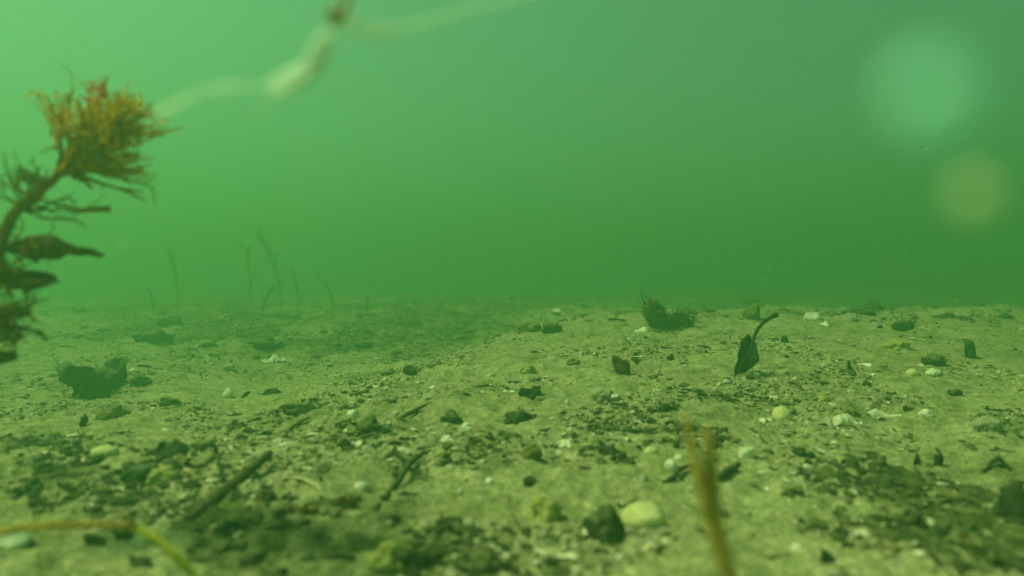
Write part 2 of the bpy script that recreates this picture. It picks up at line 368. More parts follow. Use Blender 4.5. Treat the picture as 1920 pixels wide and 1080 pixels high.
def sand_mat():
    m, n, l, b = mat('sandy_seabed'); b.inputs["Roughness"].default_value = 0.95; b.inputs["Specular IOR Level"].default_value = 0.05
    tc = n.new("ShaderNodeTexCoord"); co = tc.outputs["Object"]
    base = noise_n(n, l, 9, 5, 0.6, co); r0 = ramp(n, [(0.3, (0.232, 0.228, 0.118)), (0.7, (0.325, 0.322, 0.182))]); l.new(base.outputs[0], r0.inputs[0])
    # sand grains
    v = noise_n(n, l, 1100, coord=co, kind='v'); sep = n.new("ShaderNodeSeparateColor"); l.new(v.outputs["Color"], sep.inputs[0])
    r1 = ramp(n, [(0.0, (0.45, 0.45, 0.42)), (0.16, (0.75, 0.75, 0.72)), (0.5, (1, 1, 1)), (0.86, (1.15, 1.15, 1.1)), (0.97, (2.0, 2.0, 1.9))]); l.new(sep.outputs[0], r1.inputs[0])
    col = mixc(n, l, 0.75, r0.outputs[0], r1.outputs[0], 'MULTIPLY')
    # millimetre mottling
    g = noise_n(n, l, 190, 5, 0.72, co); r2 = ramp(n, [(0.32, (0.42, 0.46, 0.36)), (0.44, (0.80, 0.84, 0.76)), (0.56, (1.10, 1.10, 1.06)), (0.70, (1.5, 1.5, 1.45))]); l.new(g.outputs[0], r2.inputs[0])
    col = mixc(n, l, 0.85, col, r2.outputs[0], 'MULTIPLY')
    g3 = noise_n(n, l, 48, 5, 0.7, co); r4 = ramp(n, [(0.34, (0.62, 0.66, 0.55)), (0.50, (1.0, 1.0, 1.0)), (0.68, (1.16, 1.14, 1.15))]); l.new(g3.outputs[0], r4.inputs[0])
    col = mixc(n, l, 1.0, col, r4.outputs[0], 'MULTIPLY')
    # silt and rotted matter in patches; far bed darkened to fade into the murk
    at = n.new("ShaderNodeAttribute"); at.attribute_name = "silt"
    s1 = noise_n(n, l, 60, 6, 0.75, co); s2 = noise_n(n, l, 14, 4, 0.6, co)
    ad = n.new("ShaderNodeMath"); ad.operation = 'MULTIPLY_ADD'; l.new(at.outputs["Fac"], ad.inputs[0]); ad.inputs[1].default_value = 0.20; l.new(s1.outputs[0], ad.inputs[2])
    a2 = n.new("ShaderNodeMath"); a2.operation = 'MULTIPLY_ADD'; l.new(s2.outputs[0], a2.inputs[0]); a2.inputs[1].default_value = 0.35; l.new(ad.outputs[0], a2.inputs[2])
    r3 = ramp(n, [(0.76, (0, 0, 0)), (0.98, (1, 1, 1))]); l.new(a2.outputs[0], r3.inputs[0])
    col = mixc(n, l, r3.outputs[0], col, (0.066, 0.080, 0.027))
    l.new(col, b.inputs["Base Color"])
    sm = n.new("ShaderNodeMath"); sm.operation = 'MULTIPLY_ADD'; l.new(g.outputs[0], sm.inputs[0]); sm.inputs[1].default_value = 3.0; l.new(v.outputs["Distance"], sm.inputs[2])
    bumpn(n, l, sm.outputs[0], 0.9, 0.0007, b)
    return m
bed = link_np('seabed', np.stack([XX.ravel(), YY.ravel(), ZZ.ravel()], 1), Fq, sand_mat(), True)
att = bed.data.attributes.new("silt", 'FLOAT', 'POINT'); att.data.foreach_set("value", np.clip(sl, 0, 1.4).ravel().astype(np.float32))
tag(bed, 'sandy seabed with silt patches rising into a bank on the right', 'seabed', None, 'structure')

# ------------------------------------------------------------------ the water: one even volume round everything
def box(name, lo, hi, m):
    V = [(x, y, z) for x in (lo[0], hi[0]) for y in (lo[1], hi[1]) for z in (lo[2], hi[2])]
    Fc = [(0, 1, 3, 2), (4, 6, 7, 5), (0, 4, 5, 1), (2, 3, 7, 6), (0, 2, 6, 4), (1, 5, 7, 3)]
    return link(name, V, Fc, m, smooth=False)
WATER_TOP = 0.9
hm = bpy.data.materials.new('murky_green_water'); hm.use_nodes = True
hn, hl = hm.node_tree.nodes, hm.node_tree.links; hn.remove(hn["Principled BSDF"])
pv = hn.new("ShaderNodeVolumePrincipled")
pv.inputs["Color"].default_value = (0.168, 0.460, 0.245, 1)
pv.inputs["Absorption Color"].default_value = (0, 0, 0, 1)
pv.inputs["Density"].default_value = 0.66; pv.inputs["Anisotropy"].default_value = 0.48
hl.new(pv.outputs[0], hn["Material Output"].inputs["Volume"])
hz = box('haze', (-15, -4, -1.2), (15, 27, WATER_TOP), hm)
tag(hz, 'murky green water that hides everything beyond a few steps', 'water', None, 'stuff')

# ------------------------------------------------------------------ stones and pebbles: (name, px, py of the base centre, width, height, material, facets, label)
STONES = [
 ('stone', 1207, 990, 82, 42, 'yellow', 0, 'bright yellow oblong stone beside the big dark rock at the front'),
 ('rock', 1140, 1022, 74, 66, 'dark', 5, 'dark angular rock leaning against the bright yellow stone'),
 ('stone', 1022, 980, 58, 44, 'buff', 0, 'dull yellow silted stone left of the dark angular rock'),
 ('stone', 996, 864, 42, 40, 'brown', 0, 'round brown domed stone with a pale top near the middle'),
 ('stone', 1466, 788, 34, 24, 'yellow', 0, 'small yellow egg shaped pebble on open sand right of the forked stalk'),
 ('pebble', 690, 810, 52, 34, 'dark', 3, 'dark lumpy pebble with a white pebble touching its left side'),
 ('pebble', 661, 786, 24, 18, 'white', 2, 'small white pebble touching the dark lumpy pebble'),
 ('pebble', 845, 792, 48, 28, 'dark', 2, 'dark oblong pebble with a small white chip at its right end'),
 ('pebble', 874, 802, 16, 9, 'white', 2, 'tiny white chip at the right end of a dark oblong pebble'),
 ('pebble', 677, 924, 28, 16, 'white', 0, 'bright white pebble at the front between the brown stick and the branched twig'),
 ('pebble', 992, 912, 28, 20, 'black', 4, 'small black pointed pebble below the round brown domed stone'),
 ('stone', 1750, 684, 44, 26, 'dark', 0, 'dark round stone alone on the pale sand of the bank'),
 ('stone', 1524, 602, 30, 20, 'white', 5, 'white three cornered stone on the crest of the bank'),
 ('stone', 1397, 858, 36, 24, 'white', 5, 'white angular stone right of the forked brown stalk'),
 ('stone', 212, 786, 56, 36, 'brown', 2, 'olive brown stone leaning in front of the two big dark pieces'),
 ('stone', 262, 728, 40, 26, 'dark', 2, 'small dark stone with a pale chip on top beside the big dark pieces'),
 ('pebble', 250, 699, 14, 9, 'white', 2, 'white chip resting above a small dark stone on the left'),
 ('stone', 262, 902, 84, 24, 'green', 0, 'dark green curved stone against a buff stone'),
 ('stone', 300, 908, 62, 28, 'buff', 0, 'buff flat stone tucked under the dark green curved stone'),
 ('stone', 381, 843, 44, 20, 'brown', 0, 'brown flat topped stone between two black clumps'),
 ('stone', 196, 858, 46, 20, 'yellow', 0, 'yellow flat stone on the silty sand at the left'),
 ('stone', 30, 1030, 60, 24, 'white', 3, 'pale chalky stone at the left edge under the brown twig'),
 ('stone', 735, 1068, 76, 40, 'buff', 2, 'broad buff stone at the bottom beside black rotted scraps'),
 ('stone', 1020, 1010, 20, 12, 'pale', 0, 'little grey pebble just below the dull yellow silted stone'),
 ('stone', 1905, 985, 60, 78, 'black', 3, 'big black stone cut by the right edge'),
 ('stone', 1850, 812, 50, 26, 'pale', 0, 'pale rounded stone in silt near the right edge'),
 ('pebble', 1738, 784, 26, 14, 'white', 2, 'white flat pebble right of a row of pale slabs'),
 ('pebble', 1630, 776, 24, 22, 'pale', 2, 'pale upright pebble above the row of pale slabs'),
 ('pebble', 1258, 882, 24, 16, 'white', 2, 'white pebble above the crooked black stick'),
 ('pebble', 1204, 908, 26, 18, 'pale', 0, 'pale green tinged pebble left of the crooked black stick'),
 ('pebble', 1221, 854, 26, 14, 'yellow', 1, 'yellow pebble left of the forked brown stalk'),
 ('pebble', 1272, 868, 18, 12, 'white', 0, 'tiny white pebble close to the left of the forked stalk'),
 ('pebble', 917, 910, 22, 12, 'white', 1, 'cream pebble in open sand left of the small black pebble'),
 ('pebble', 1190, 812, 16, 10, 'pale', 1, 'tiny pale pebble in the gravel left of the forked stalk'),
 ('pebble', 1152, 752, 18, 12, 'white', 1, 'white pebble below the brown stump'),
 ('pebble', 1128, 752, 36, 24, 'pale', 1, 'pale blurred lump left of a white pebble in mid sand'),
 ('pebble', 1064, 760, 12, 9, 'white', 1, 'small white pebble in mid sand right of a ringed black scrap'),
 ('pebble', 990, 700, 30, 16, 'buff', 1, 'cream stone in smooth sand at mid distance'),
 ('pebble', 1075, 684, 26, 14, 'brown', 1, 'small tan stone left of the brown stump'),
 ('pebble', 430, 695, 22, 10, 'pale', 1, 'pale pebble behind the curled dark leaf'),
 ('pebble', 428, 745, 20, 16, 'white', 2, 'white pebble left of the curled dark leaf'),
 ('pebble', 315, 762, 44, 18, 'dark', 1, 'dark low stone half buried left of the sandy hollow'),
 ('stone', 560, 778, 76, 28, 'dark', 1, 'long silted stone under the curled dark leaf'),
 ('stone', 680, 652, 36, 14, 'dark', 0, 'dark oval stone lying far off in the hollow'),
 ('pebble', 590, 864, 30, 14, 'brown', 0, 'small dark brown pebble in the open sand at left'),
 ('stone', 770, 705, 26, 28, 'dark', 1, 'dark upright stone on the slope of the bank'),
 ('pebble', 1504, 887, 14, 9, 'black', 1, 'lowest black grain of three in a slanting row'),
 ('pebble', 1513, 874, 14, 10, 'black', 1, 'middle black grain of three in a slanting row'),
 ('pebble', 1520, 858, 14, 8, 'black', 1, 'top black grain of three in a slanting row'),
 ('stone', 1790, 742, 32, 14, 'dark', 1, 'dark flat pebble below the dark round stone'),
 ('pebble', 1726, 690, 10, 7, 'white', 1, 'white speck of stone left of the dark round stone'),
 ('pebble', 1712, 705, 24, 12, 'yellow', 1, 'cream yellow pebble below left of the dark round stone'),
 ('pebble', 1750, 706, 26, 12, 'white', 1, 'cream white pebble straight below the dark round stone'),
 ('pebble', 1545, 758, 22, 14, 'buff', 1, 'pale buff pebble above the small yellow egg shaped pebble'),
 ('stone', 1680, 658, 44, 18, 'buff', 1, 'buff cluster like stone on the bank left of the dark round stone'),
 ('pebble', 1362, 720, 15, 9, 'white', 4, 'bright white chip at the foot of the standing dark leaf'),
 ('stone', 1410, 600, 30, 34, 'brown', 1, 'blurred round brown stone behind the tip of the standing leaf'),
 ('pebble', 1424, 640, 14, 10, 'pale', 1, 'pale grain right of the standing dark leaf'),
 ('pebble', 1470, 640, 16, 9, 'black', 1, 'black grain right of the standing leaf stalk'),
 ('pebble', 1258, 676, 14, 10, 'black', 0, 'black round grain right of the brown stump'),
 ('pebble', 1192, 672, 12, 9, 'black', 0, 'black grain touching the right of the brown stump'),
 ('stone', 1625, 723, 14, 12, 'dark', 0, 'small dark pebble on bare sand in the middle of the bank'),
 ('pebble', 730, 985, 14, 8, 'pale', 0, 'tiny pale pebble in the dark silt at the bottom'),
 ('pebble', 512, 1062, 20, 15, 'white', 3, 'glinting white chip in the black silt at the bottom'),
 ('pebble', 1494, 1034, 18, 14, 'white', 3, 'white chip beside a black scrap at the bottom right'),
 ('pebble', 1625, 1014, 16, 12, 'pale', 1, 'small pale pebble in brown silt at the bottom right'),
 ('pebble', 1856, 965, 26, 18, 'pale', 1, 'blurred pale pebble left of the big black stone'),
 ('pebble', 1565, 838, 14, 7, 'white', 1, 'small white sliver in open sand right of the white angular stone'),
 ('pebble', 1545, 925, 8, 5, 'black', 1, 'tiny black grain in smooth sand below the slanting row'),
 ('pebble', 118, 690, 34, 10, 'pale', 0, 'pale long pebble behind the largest dark flat piece'),
 ('stone', 1300, 930, 26, 12, 'pale', 1, 'faint pale pebble behind the middle of the forked stalk'),
 ('stone', 990, 622, 54, 26, 'brown', 1, 'low brown lump on the crest of the bank left of centre'),
 ('stone', 1033, 624, 40, 22, 'dark', 1, 'low dark lump beside a brown one on the crest of the bank'),
 ('pebble', 1044, 586, 18, 8, 'white', 1, 'tiny white chip far off on the skyline'),
 ('stone', 1608, 590, 46, 14, 'dark', 1, 'flat dark stone on the right part of the crest'),
 ('stone', 1640, 586, 34, 20, 'black', 2, 'black lumpy stone on the right part of the crest'),
 ('stone', 1598, 604, 32, 12, 'pale', 1, 'pale low stone just under the crest on the right'),
 ('stone', 1770, 596, 36, 14, 'pale', 1, 'pale wide stone on the crest at far right'),
 ('stone', 1810, 594, 40, 14, 'pale', 2, 'pale slab at the far right end of the crest'),
 ('stone', 320, 612, 44, 20, 'dark', 1, 'dark dim stone on the left skyline'),
 ('stone', 500, 655, 60, 30, 'dark', 1, 'dark dim stone in the hollow at left'),
 ('stone', 285, 638, 70, 26, 'dark', 2, 'wide dark dim stone in front of the left skyline'),
]
for i, (nm, px, py, w, h, m, fc, lab) in enumerate(STONES):
    if m in ('dark', 'brown') and 620 < py < 870: w, h = w * .88, h * .72
    rock(nm, px, py, w, h, m, lab, 'pebble' if nm == 'pebble' else ('rock' if nm == 'rock' else 'stone'), 'loose pebbles on the sand' if nm == 'pebble' else None, fc,
         0.10 if m == 'yellow' else 0.20 if m == 'white' else 0.30 if m == 'green' else 0.42, 0.45 if m == 'green' else 0.8, 0.36, tilt=-0.42 if m == 'green' else 0.0, rot=(random.uniform(-.5, .5) if abs(w - h) < 12 else random.uniform(-.15, .15)))

# ------------------------------------------------------------------ shell pieces
SLABS = [
 (1590, 800, 76, 18, 'white', 'long white shell piece at the left end of a row of pale slabs', 1.15),
 (1672, 786, 84, 16, 'white', 'longest white slab of shell in the row on the bank', 1.2),
 (1556, 800, 40, 20, 'pale', 'pale shell piece left of the row of white slabs', 1.1),
 (522, 838, 28, 16, 'white', 'white square shell piece left of centre', 1.0),
 (1062, 838, 34, 14, 'white', 'white oblong shell piece right of the round brown stone', 1.0),
 (843, 830, 36, 14, 'white', 'white oblong shell piece in open sand left of the round brown stone', 1.15),
 (505, 682, 36, 18, 'white', 'white jagged shell piece lying in the hollow', 0.9),
 (530, 677, 24, 6, 'white', 'thin white splinter beside the white jagged shell piece', 1.2),
 (1198, 903, 30, 10, 'white', 'white thin shell edge left of the crooked black stick', 1.2),
 (1440, 795, 26, 14, 'white', 'pale cracked shell bit below left of the yellow egg shaped pebble', 1.1),
 (878, 998, 44, 28, 'pale', 'tilted pale shell with a dark underside at the front', 0.7),
 (990, 772, 36, 12, 'pale', 'pale ring shaped shell edge lying on a black scrap', 1.2),
 (1250, 1005, 36, 16, 'pale', 'pale blurred shell piece under the bright yellow stone', 1.1),
 (1300, 628, 44, 12, 'pale', 'pale broken shell under the weedy lump', 1.1),
 (1205, 625, 30, 14, 'white', 'white broken shell left of the weedy lump on the bank', 1.0),
 (1385, 625, 50, 14, 'pale', 'pale flat shell left of the standing leaf tip', 1.2),
 (1665, 652, 40, 10, 'white', 'thin pale shell edge on the right of the bank', 1.1),
 (1660, 615, 56, 16, 'pale', 'pale curved shell below the black lumpy stone', 1.1),
 (1550, 612, 30, 12, 'white', 'white shell fragment right of the three cornered stone', 1.1),
]
for px, py, w, h, m, lab, lean in SLABS:
    scrap('shell_fragment', px, py, w, h, m, lab, 'shell', 'broken shell pieces', lean, 0.22, None, 0.30, 0.0016, random.uniform(-.1, .1), random.uniform(-.3, .3))

# ------------------------------------------------------------------ rotted scraps
notch = [(-.5, .05), (-.47, .5), (-.40, .95), (-.30, .8), (-.27, .45), (-.12, .30), (.0, .50), (.08, .34), (.15, .45), (.22, .95), (.34, .75), (.5, .35), (.52, 0), (.2, -.1), (-.2, -.1)]
curlleaf = [(-.52, -.05), (-.47, .42), (-.36, .62), (-.22, .45), (-.08, .30), (.05, .28), (.15, .55), (.24, .62), (.34, .25), (.5, .05), (.3, -.08), (-.1, -.1)]
upleaf = [(-.2, -.1), (.2, -.1), (.35, .4), (.5, .9), (.2, 1.0), (-.05, .7), (-.4, .75), (-.5, .3)]
SCRAPS = [
 (150, 748, 112, 66, 'leafbig', 'largest dark flat piece on the left, broad at the top and narrow at its foot', 0.15, [(-.56, 1.04), (-.3, .97), (.0, .95), (.30, .97), (.46, .88), (.48, .45), (.38, .0), (.15, -.12), (.0, -.1), (-.12, .2), (-.24, .42), (-.40, .78)]),
 (206, 735, 54, 66, 'leafbig', 'dark ragged piece standing just right of the largest dark one', 0.15, [(-.45, .0), (.2, -.1), (.4, .3), (.5, .75), (.45, .98), (.2, 1.0), (.05, .92), (-.1, 1.08), (-.3, .98), (-.5, .7), (-.4, .4)]),
 (425, 858, 52, 26, 'black', 'black notched leaf scrap like a low crown standing on the sand', 0.3, notch),
 (496, 742, 84, 28, 'leafdark', 'curled dark leaf edge with pale grit behind it', 0.4, curlleaf),
 (308, 864, 62, 44, 'black', 'ragged black clump behind the dark green curved stone', 0.5, None),
 (980, 796, 72, 28, 'black', 'long black scrap under a pale ring of shell', 0.7, None),
 (990, 750, 42, 30, 'leafdark', 'dark leaf scrap with a raised tip in mid sand', 0.4, upleaf),
 (1008, 742, 18, 22, 'leafdark', 'upright dark flake beside the scrap with a raised tip', 0.2, None),
 (780, 1072, 92, 48, 'black', 'largest black scrap on the bottom edge left of centre', 0.6, None),
 (545, 1000, 56, 30, 'black', 'black slab of rotted leaf in the silt at the front', 0.6, None),
 (630, 1070, 60, 36, 'black', 'black ragged flake right of the glinting white chip', 0.5, None),
 (480, 1074, 70, 44, 'black', 'black ragged flake left of the glinting white chip', 0.5, None),
 (258, 1062, 54, 22, 'black', 'black thin flake on the lower left below the brown twig', 0.6, None),
 (222, 1014, 34, 24, 'black', 'black flake touching the underside of the brown twig', 0.6, None),
 (435, 1005, 52, 32, 'leafdark', 'dark leaf piece at the left rim of the dark silt', 0.7, None),
 (1728, 1000, 44, 36, 'black', 'black pointed scrap at the bottom right', 0.5, upleaf),
 (1764, 998, 26, 14, 'black', 'small black scrap right of the black pointed one', 0.7, None),
 (1763, 882, 16, 42, 'black', 'black upright peg like scrap near the right edge', 0.15, upleaf),
 (1657, 882, 18, 18, 'black', 'black stub at the left end of a silty ridge', 0.2, upleaf),
 (1722, 876, 14, 26, 'leafdark', 'thin dark upright flake between the black stub and the peg', 0.2, upleaf),
 (1470, 1048, 50, 14, 'black', 'flat black scrap touching a white chip at the bottom right', 0.9, None),
 (1595, 1036, 20, 20, 'black', 'round black scrap below a small pale pebble', 0.7, None),
 (1554, 1050, 26, 20, 'leafdark', 'dark brown scrap left of the round black one', 0.7, None),
 (1820, 1030, 22, 34, 'leafbrown', 'reddish brown flake in the dark silt at bottom right', 0.5, None),
 (1855, 930, 32, 18, 'black', 'black flake with a rusty end near the right edge', 0.8, None),
 (1700, 902, 40, 12, 'leafdark', 'dark thin flake lying on the silty ridge at right', 1.0, None),
 (1775, 918, 40, 16, 'leafdark', 'dark flat scrap in the right hand silt', 1.0, None),
 (1170, 700, 34, 36, 'leafbrown', 'short brown stump of rotted leaf standing in the sand', 0.1, [(-.4, -.1), (.45, -.1), (.5, .35), (.3, .7), (.05, .75), (-.1, .9), (-.35, 1.0), (-.45, .5)]),
 (1818, 672, 26, 40, 'green', 'thin upright shell like flake right of the dark round stone', 0.2, [(-.2, 0), (.3, -.05), (.5, .3), (.4, .75), (.0, 1.0), (.1, .6), (-.1, .3)]),
 (1600, 700, 24, 26, 'leafdark', 'slanting dark sliver on the bank', 0.3, [(-.5, 1), (-.3, .2), (.5, -.1), (.2, .4), (-.2, .9)]),
 (1600, 780, 30, 12, 'black', 'dark crumb above the long white shell piece', 0.9, None),
 (1710, 773, 26, 14, 'black', 'dark crumb above the longest white slab', 0.8, None),
 (1360, 810, 18, 10, 'black', 'black crumb above the right fork of the stalk', 0.9, None),
 (1410, 812, 24, 10, 'black', 'black crumb right of the forked stalk', 0.9, None),
 (1228, 782, 16, 18, 'black', 'black crumb at the top of the gravelly patch', 0.5, None),
 (1255, 772, 40, 14, 'leafdark', 'dark flat crumb at the head of the gravelly patch', 0.9, None),
 (1145, 858, 60, 26, 'leafdark', 'dark leaf mush in the gravelly patch', 1.0, None),
 (1175, 868, 40, 22, 'black', 'black mush at the foot of the gravelly patch', 0.9, None),
 (1272, 845, 16, 26, 'green', 'narrow green black flake beside the forked stalk', 0.4, upleaf),
 (640, 808, 16, 14, 'black', 'black crumb below left of the dark lumpy pebble', 0.6, None),
 (500, 815, 18, 9, 'black', 'black crumb above the white square shell piece', 0.9, None),
 (1190, 946, 28, 8, 'black', 'flat black crumb left of the crooked stick', 1.1, None),
 (740, 893, 12, 10, 'black', 'lower of two black crumbs beside the branched twig', 0.8, None),
 (745, 882, 12, 10, 'black', 'upper of two black crumbs beside the branched twig', 0.8, None),
 (862, 860, 20, 14, 'leafdark', 'dark crumb right of the branched twig tip', 0.9, None),
 (1640, 602, 60, 12, 'leafdark', 'dark leaf litter just below the crest at right', 1.1, None),
 (1030, 1074, 28, 26, 'leafdark', 'dark square flake on the bottom edge right of centre', 0.5, None),
 (930, 1078, 60, 22, 'leafdark', 'dark broad flake on the bottom edge below the tilted pale shell', 0.8, None),
 (1190, 1062, 14, 14, 'leafdark', 'dark dot like flake right of a dark square flake', 0.8, None),
 (58, 870, 70, 20, 'leafdark', 'dark torn leaf in the silt at the far left', 0.9, None),
 (110, 902, 90, 26, 'black', 'black matted flake in the left hand silt', 0.8, None),
 (45, 935, 60, 24, 'black', 'black matted flake by the left edge', 0.8, None),
 (130, 848, 44, 16, 'black', 'black thin flake above the matted one on the left', 0.8, None),
 (168, 868, 40, 16, 'leafdark', 'dark crumb left of the dark green curved stone', 0.8, None),
 (182, 890, 50, 18, 'leafdark', 'dark frayed scrap below left of the dark green curved stone', 0.8, None),
 (300, 962, 26, 12, 'leafdark', 'dark crumb above the joint of the brown twig', 0.9, None),
 (155, 800, 12, 24, 'black', 'thin black spike standing above the left hand silt', 0.1, upleaf),
]
for px, py, w, h, m, lab, lean, shp in SCRAPS:
    scrap('leaf_scrap', px, py, w, h, m, lab, 'leaf scrap', 'rotted leaf scraps', lean, 0.55, shp, 0.35, 0.0012, random.uniform(-.15, .15), random.uniform(-.4, .4))

# ------------------------------------------------------------------ twigs and fibres
stick('stick', [(352, 975), (405, 945), (455, 908), (506, 872)], [0.0036, 0.0040, 0.0034, 0.0024], 'twigbrown' if False else 'twigdark',
      'thick dark brown stick lying slantwise at the lower left', 'stick', lift=[-.002, .002, .004, .007], jit=0.0010)
stick('twig', [(418, 905), (410, 880), (420, 872)], [0.0011, 0.0010, 0.0008], 'black', 'short black hooked twig left of the thick brown stick', 'twig', lift=[0, .006, .008])
t = empty('branched_twig', G(692, 975))
tag(t, 'dark branched twig slanting up to the right at the front', 'twig')
stick('main_stem', [(692, 975), (725, 935), (752, 908), (775, 880), (808, 858)], [0.0028, 0.0016, 0.0022, 0.0022, 0.0008], 'black', None, None, lift=[0, .001, .004, .006, .005], parent=t)
stick('side_branch', [(770, 886), (748, 868), (738, 856)], [0.0012, 0.0013, 0.0018], 'black', None, None, lift=[.005, .005, .005], parent=t)
stick('side_branch', [(765, 890), (790, 895), (812, 900)], [0.0010, 0.0006, 0.0004], 'black', None, None, lift=[.004, .002, .001], parent=t)
stick('side_branch', [(738, 868), (716, 868)], [0.0010, 0.0004], 'black', None, None, lift=[.005, .003], parent=t)
stick('twig', [(1242, 904), (1262, 900), (1275, 890), (1300, 882), (1345, 868)], [0.0006, 0.0015, 0.0016, 0.0009, 0.0006], 'black', 'crooked black stick left of the forked stalk', 'stick', lift=[0, .001, .003, .003, .002])
stick('twig', [(1340, 905), (1362, 893), (1386, 884)], [0.0014, 0.0024, 0.0018], 'black', 'thick dark twig poking out right of the forked stalk', 'twig', lift=[0, .002, .004])
stick('fibre', [(500, 907), (545, 902), (580, 910), (618, 932)], [0.0004, 0.0006, 0.0006, 0.0007], 'palestem', 'thin pale curved fibre on the sand right of the thick brown stick', 'fibre', lift=[0, .002, .002, 0], wob=.1)
stick('twig', [(745, 790), (770, 780), (800, 770)], [0.0012, 0.0020, 0.0010], 'twigdark', 'dark straight twig right of the dark lumpy pebble', 'twig', lift=[.001, .002, .005])
stick('twig', [(1170, 768), (1192, 776), (1208, 782)], [0.0008, 0.0010, 0.0005], 'twigdark', 'short thin twig in the gravelly patch below the white pebble', 'twig', lift=[.001, .001, 0])
stick('twig', [(535, 810), (560, 798), (580, 788)], [0.0008, 0.0014, 0.0007], 'twigdark', 'thin dark twig under the long silted stone', 'twig', lift=[0, .002, .002])
stick('twig', [(1700, 1015), (1728, 1040), (1765, 1075)], [0.0016, 0.0020, 0.0016], 'twigdark', 'dark bent twig in the silt at bottom right', 'twig', lift=[.002, .003, .002])
stick('twig', [(1845, 885), (1870, 876), (1895, 882)], [0.0010, 0.0016, 0.0010], 'twigdark', 'short arched dark twig above the big black stone', 'twig', lift=[0, .005, 0])
stick('fibre', [(470, 715), (478, 702), (492, 704), (498, 716)], [0.0006, 0.0005, 0.0005, 0.0004], 'twigdark', 'fine looped fibre above the curled dark leaf', 'fibre', lift=[0, .006, .006, 0], wob=.1)
stick('twig', [(1153, 604), (1156, 590)], [0.0014, 0.0008], 'twigdark', 'tiny upright twig on the crest left of the weedy lump', 'twig', lift=[0, .012])
stick('twig', [(1155, 591), (1182, 588)], [0.0010, 0.0012], 'twigdark', 'thin level twig on the crest left of the weedy lump', 'twig', lift=[.004, .006])
stick('twig', [(1032, 588), (1044, 583)], [0.0012, 0.0014], 'palestem', 'short pale straw on the skyline left of centre', 'straw', lift=[.001, .004])
stick('twig', [(455, 652), (520, 649)], [0.0010, 0.0014], 'twigdark', 'long thin twig lying level in the far hollow', 'twig', lift=[.001, .002])

# ------------------------------------------------------------------ dead leaf standing on its tip
g0 = G(1378, 706); d0 = g0.y
lf = empty('dead_leaf', g0); tag(lf, 'dark dead leaf standing on its tip with its stalk curving up on the bank', 'leaf')
def lp(px, py, dd=0.0): return P(px, py, d0 + dd) - g0
out = [(1375, 708), (1383, 688), (1391, 668), (1398, 652), (1405, 640), (1412, 630), (1417, 633), (1421, 641), (1428, 646), (1428, 656), (1427, 668), (1423, 680), (1419, 690), (1408, 699), (1394, 702)]
bl = sheet([((px - 1378) / F * d0, -(py - 706) / F * d0) for px, py in out], 'leafdark', 'blade', 0.0012, 0.42, 5, lf, 3)
q = smooth_path([lp(1404, 668), lp(1412, 640, .002), lp(1418, 622, .004), lp(1430, 606, .006), lp(1444, 596, .004), lp(1457, 589)], 8, .0004, 3)
V, Fc = tube(q, lerp_list([.0016, .0019, .0019, .0021, .0023, .0030], len(q)), 8, .2, 4); link('stalk', V, Fc, M['black'], lf)
q = smooth_path([lp(1378, 704), lp(1392, 680), lp(1404, 664)], 6); V, Fc = tube(q, lerp_list([.0004, .0009, .0012], len(q)), 6, .1, 4); link('midrib', V, Fc, M['black'], lf)

# ------------------------------------------------------------------ filament tufts (used by seaweed, weedy lumps)
class Fil:
    def __init__(s): s.V = []; s.F = []
    def add(s, V, Fc):
        o = len(s.V); s.V += list(V); s.F += [tuple(i + o for i in f) for f in Fc]
    def strand(s, a, dirn, length, r, rs, bend=.5, seg=4, steps=6, branch=0, droop=0.0):
        p = Vector(a); d = Vector(dirn).normalized(); pts = [p.copy()]
        for k in range(steps):
            d = (d + Vector((rs.gauss(0, 1), rs.gauss(0, 1), rs.gauss(0, 1) - droop)) * bend * .28).normalized()
            p = p + d * length / steps; pts.append(p.copy())
            if branch and k > 0 and rs.random() < .75:
                e = (d + Vector((rs.gauss(0, 1), rs.gauss(0, 1), rs.gauss(0, 1))) * .75).normalized()
                s.strand(p, e, length * rs.uniform(.12, .32), r * .75, rs, bend, seg, 4, branch - 1, droop)
        V, Fc = tube(pts, lerp_list([r, r * .8, r * .45], len(pts)), seg); s.add(V, Fc)
    def build(s, name, m, parent=None, loc=None):
        return link(name, s.V, s.F, M[m], parent, True, loc)

# weedy lump on the crest
g0 = G(1252, 618); wl_ = empty('weedy_lump', g0); tag(wl_, 'dark weed covered lump with a spiky left end on the crest of the bank', 'rock')
d = g0.y; px2 = lambda px, py, dd=0: P(px, py, d + dd) - g0
for k, (cx, cy, w, h, sd) in enumerate([(1228, 590, 38, 58, 3), (1274, 598, 56, 32, 8), (1250, 603, 44, 26, 11)]):
    V, Fc = rock_mesh(w / F * d, .05, h / F * d, sd + 40, .6, 3); o = link('stone_body', V, Fc, M['dark'], wl_); o.location = px2(cx, cy, .03)
fl = Fil(); rs = random.Random(5)
for k in range(260):
    cx = rs.uniform(1205, 1302); top = np.interp(cx, [1205, 1215, 1232, 1250, 1300], [575, 562, 566, 588, 586]); cy = rs.uniform(top, 612)
    fl.strand(px2(cx, cy, rs.uniform(-.012, .02)), (rs.gauss(0, 1), -.6, rs.gauss(.5, .6)), rs.uniform(.004, .012), .0014, rs, .9, 3, 4, 1)
fl.strand(px2(1210, 572), (-.35, 0, 1), .03, .0016, rs, .3, 5, 5, 0)
fl.build('weed_tuft', 'weeddark', wl_)

